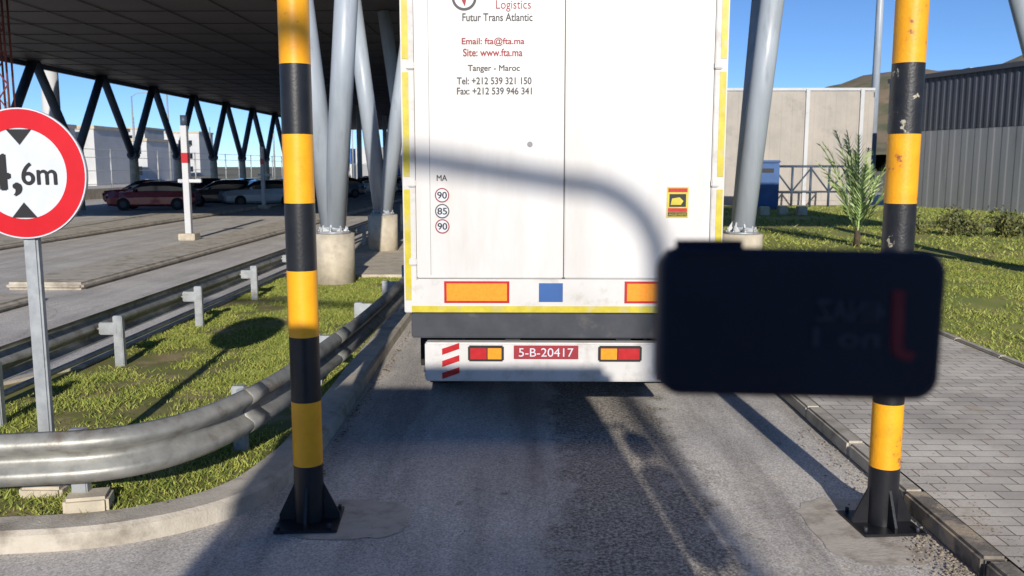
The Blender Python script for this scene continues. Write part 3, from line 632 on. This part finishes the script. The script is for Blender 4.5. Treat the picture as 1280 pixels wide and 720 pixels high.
c=root('lamp_mast',(21.9,56,0)); tube('mast',(21.75,56,0),(21.75,56,22),.26,'tube',c,r2=.18); box('floodlights',20.8,22.7,55.8,56.2,21.6,22.3,'galvpost',c,bev=.05)
for (x,y) in ((10.3,38),(11.2,38.4),(11.9,38)): box('concrete_block',x-.2,x+.2,y-.2,y+.2,.1,.5,'conc',bev=.03)
def leaves(name,centres,m,parent=None,n=1500,sz=.05):
    V=[];F=[];r=random.Random(len(name)+n)
    for (cx,cy,cz_,rx,ry,rz,k) in centres:
        for _ in range(int(n*k)):
            u=Vector((r.gauss(0,1),r.gauss(0,1),r.gauss(0,1))).normalized()*(r.random()**.4)
            p=Vector((cx+u.x*rx*r.uniform(.8,1.25),cy+u.y*ry,cz_+u.z*rz*r.uniform(.8,1.3)))
            if p.z<.12: continue
            a=Vector((r.gauss(0,1),r.gauss(0,1),r.gauss(0,1)+.4)).normalized()*sz*r.uniform(.6,1.6); b=a.cross(Vector((r.gauss(0,1),r.gauss(0,1),r.gauss(0,1)))).normalized()*sz*.35
            i=len(V); V+= [p-a,p+b,p+a,p-b]; F.append((i,i+1,i+2,i+3))
    return obj(name,V,F,m,parent)
rs=random.Random(9)
hc=[]
for i in range(34): hc.append((12.0+i*.36+rs.uniform(-.3,.3),27.6-i*.08+rs.uniform(-1.0,1.0),rs.uniform(.2,.45),rs.uniform(.25,.6),rs.uniform(.3,.6),rs.uniform(.2,.75),rs.uniform(.3,.9)))
leaves('hedge',hc,'leaf',n=500,sz=.075)
hc=[(14.5+i*.9,31+rs.uniform(-1,1),.3,.6,.5,rs.uniform(.3,.55),.6) for i in range(10)]
leaves('hedge',hc,'leaf',n=500,sz=.07)
pm=root('palm_tree',(8.75,23.2,.1)); bx,by=8.75,23.2
tube('trunk',(bx,by,.1),(bx,by,.6),.10,'trunk',pm,r2=.06,n=12)
V=[];F=[];rp=random.Random(12)
for k in range(20):
    a=rp.uniform(0,2*math.pi); ln=rp.uniform(1.9,3.4); lean=rp.uniform(.04,.42); steps=26; pts=[]
    for i in range(steps+1):
        s=i/steps; out=ln*(lean*s+.3*lean*s*s*s); up=ln*(s-(.1+lean*.4)*s*s*s*.6)
        pts.append(Vector((bx+math.cos(a)*out,by+math.sin(a)*out,.3+up)))
    for i in range(steps):
        p,q=pts[i],pts[i+1]; t_=(q-p).normalized(); sd_=t_.cross(Vector((math.cos(a+1.57),math.sin(a+1.57),0))).normalized(); side=Vector((-math.sin(a),math.cos(a),0))
        wv=.017; j=len(V); V+=[p-side*wv,p+side*wv,q+side*wv*.8,q-side*wv*.8]; F.append((j,j+1,j+2,j+3))
        if i>5:
            L_=.40*math.sin(math.pi*min(1,(i-2)/(steps-1))**.8)+.08
            for s_ in (-1,1):
                dr=(side*s_*.55+t_*.85+sd_*rp.uniform(-.5,.5)).normalized(); e=p+dr*L_*rp.uniform(.8,1.1); wd=(t_+sd_*.5)*.022
                j=len(V); V+=[p-wd,p+wd,e]; F.append((j,j+1,j+2))
obj('fronds',V,F,'palm',pm)
V=[];F=[];nx,ny=70,24
for j in range(ny):
    for i in range(nx):
        x=40+i*14; y=380+j*22; s=(x-60)/ (y/500*1.0)
        ridge=math.exp(-((y-560)/130)**2)
        hh=ridge*(1-math.exp(-max(0,s)/85))*74*(1+.05*math.sin(x*.021)+.04*math.sin(x*.06+1)+.02*math.sin(x*.13+y*.1))
        V.append((x,y,max(-1,hh-1)))
for j in range(ny-1):
    for i in range(nx-1): a=j*nx+i; F.append((a,a+1,a+nx+1,a+nx))
obj('hill',V,F,'hill',None,True)
for k in range(6):
    xx=208+k*13+rs.uniform(-4,4); yy=555; b=root('hill_house',(xx,yy,50))
    zz=42+k*2.0; box('walls',xx-3.5,xx+3.5,yy-4,yy+4,zz,zz+rs.uniform(8,11),'conc',b); box('door',xx-.8,xx+.8,yy-4.1,yy-4.003,zz+6,zz+8,'glass',b)

# ---------------------------------------------------------------- dark mirror housing close to the viewpoint
dv=root('rear_view_mirror',(.248,.79,2.063))
rm=Matrix.Rotation(R(1.2),3,'Y')@Matrix.Rotation(R(-7),3,'X')
def rrect(w_,h_,r_,n_=10,tl=None):
    P=[]
    for (cx,cy,a0) in ((w_/2-r_,h_/2-r_,0),(-w_/2+r_,h_/2-r_,90),(-w_/2+r_,-h_/2+r_,180),(w_/2-r_,-h_/2+r_,270)):
        for i in range(n_+1):
            a=R(a0+90*i/n_); P.append((cx+r_*math.cos(a),cy+r_*math.sin(a)))
    return P
layers=[(-.018,.006),(-.0165,.0025),(-.012,.0),(.012,.0),(.0165,.0025),(.018,.006)]
V=[];F=[];W_,H_=.252,.133; nP=44
for (yy,ins) in layers:
    for (px,pz) in rrect(W_-2*ins,H_-2*ins,.021-ins*.5):
        tap=1-.05*(px>0)*(-pz/H_)
        V.append(rm@Vector((px*tap,yy,pz))+Vector((.247,.79,2.060)))
for i in range(len(layers)-1):
    for j in range(nP): F.append((i*nP+j,i*nP+(j+1)%nP,(i+1)*nP+(j+1)%nP,(i+1)*nP+j))
F.append(tuple(range(nP))); F.append(tuple(reversed([(len(layers)-1)*nP+j for j in range(nP)])))
o=obj('housing',V,F,'device',dv)
box('lug',.128,.205,.778,.806,2.112,2.1345,'device',dv,bev=.009,segs=4)
def dtext(nm,s,x0,x1,zc,h,m):
    o=text(nm,s,x0,x1,0,zc,m,dv,h=h,bold=.03,mirror=True)
    for v in o.data.vertices:
        q=Vector((v.co.x,-.0185+v.co.y,v.co.z)); v.co=rm@q+Vector((.247,.79,2.060))
M['dred']=mat('emblem_red',S(120,34,48),S(108,30,42),.6); M['dgrey']=mat('emblem_grey',S(66,68,84),S(60,62,76),.6)
dtext('emblem_a','J',.080,.098,0.0,.06,'dred'); dtext('emblem_b','4INAZ',.012,.072,.012,.018,'dgrey'); dtext('emblem_c','no 1',.010,.067,-.012,.016,'dgrey')
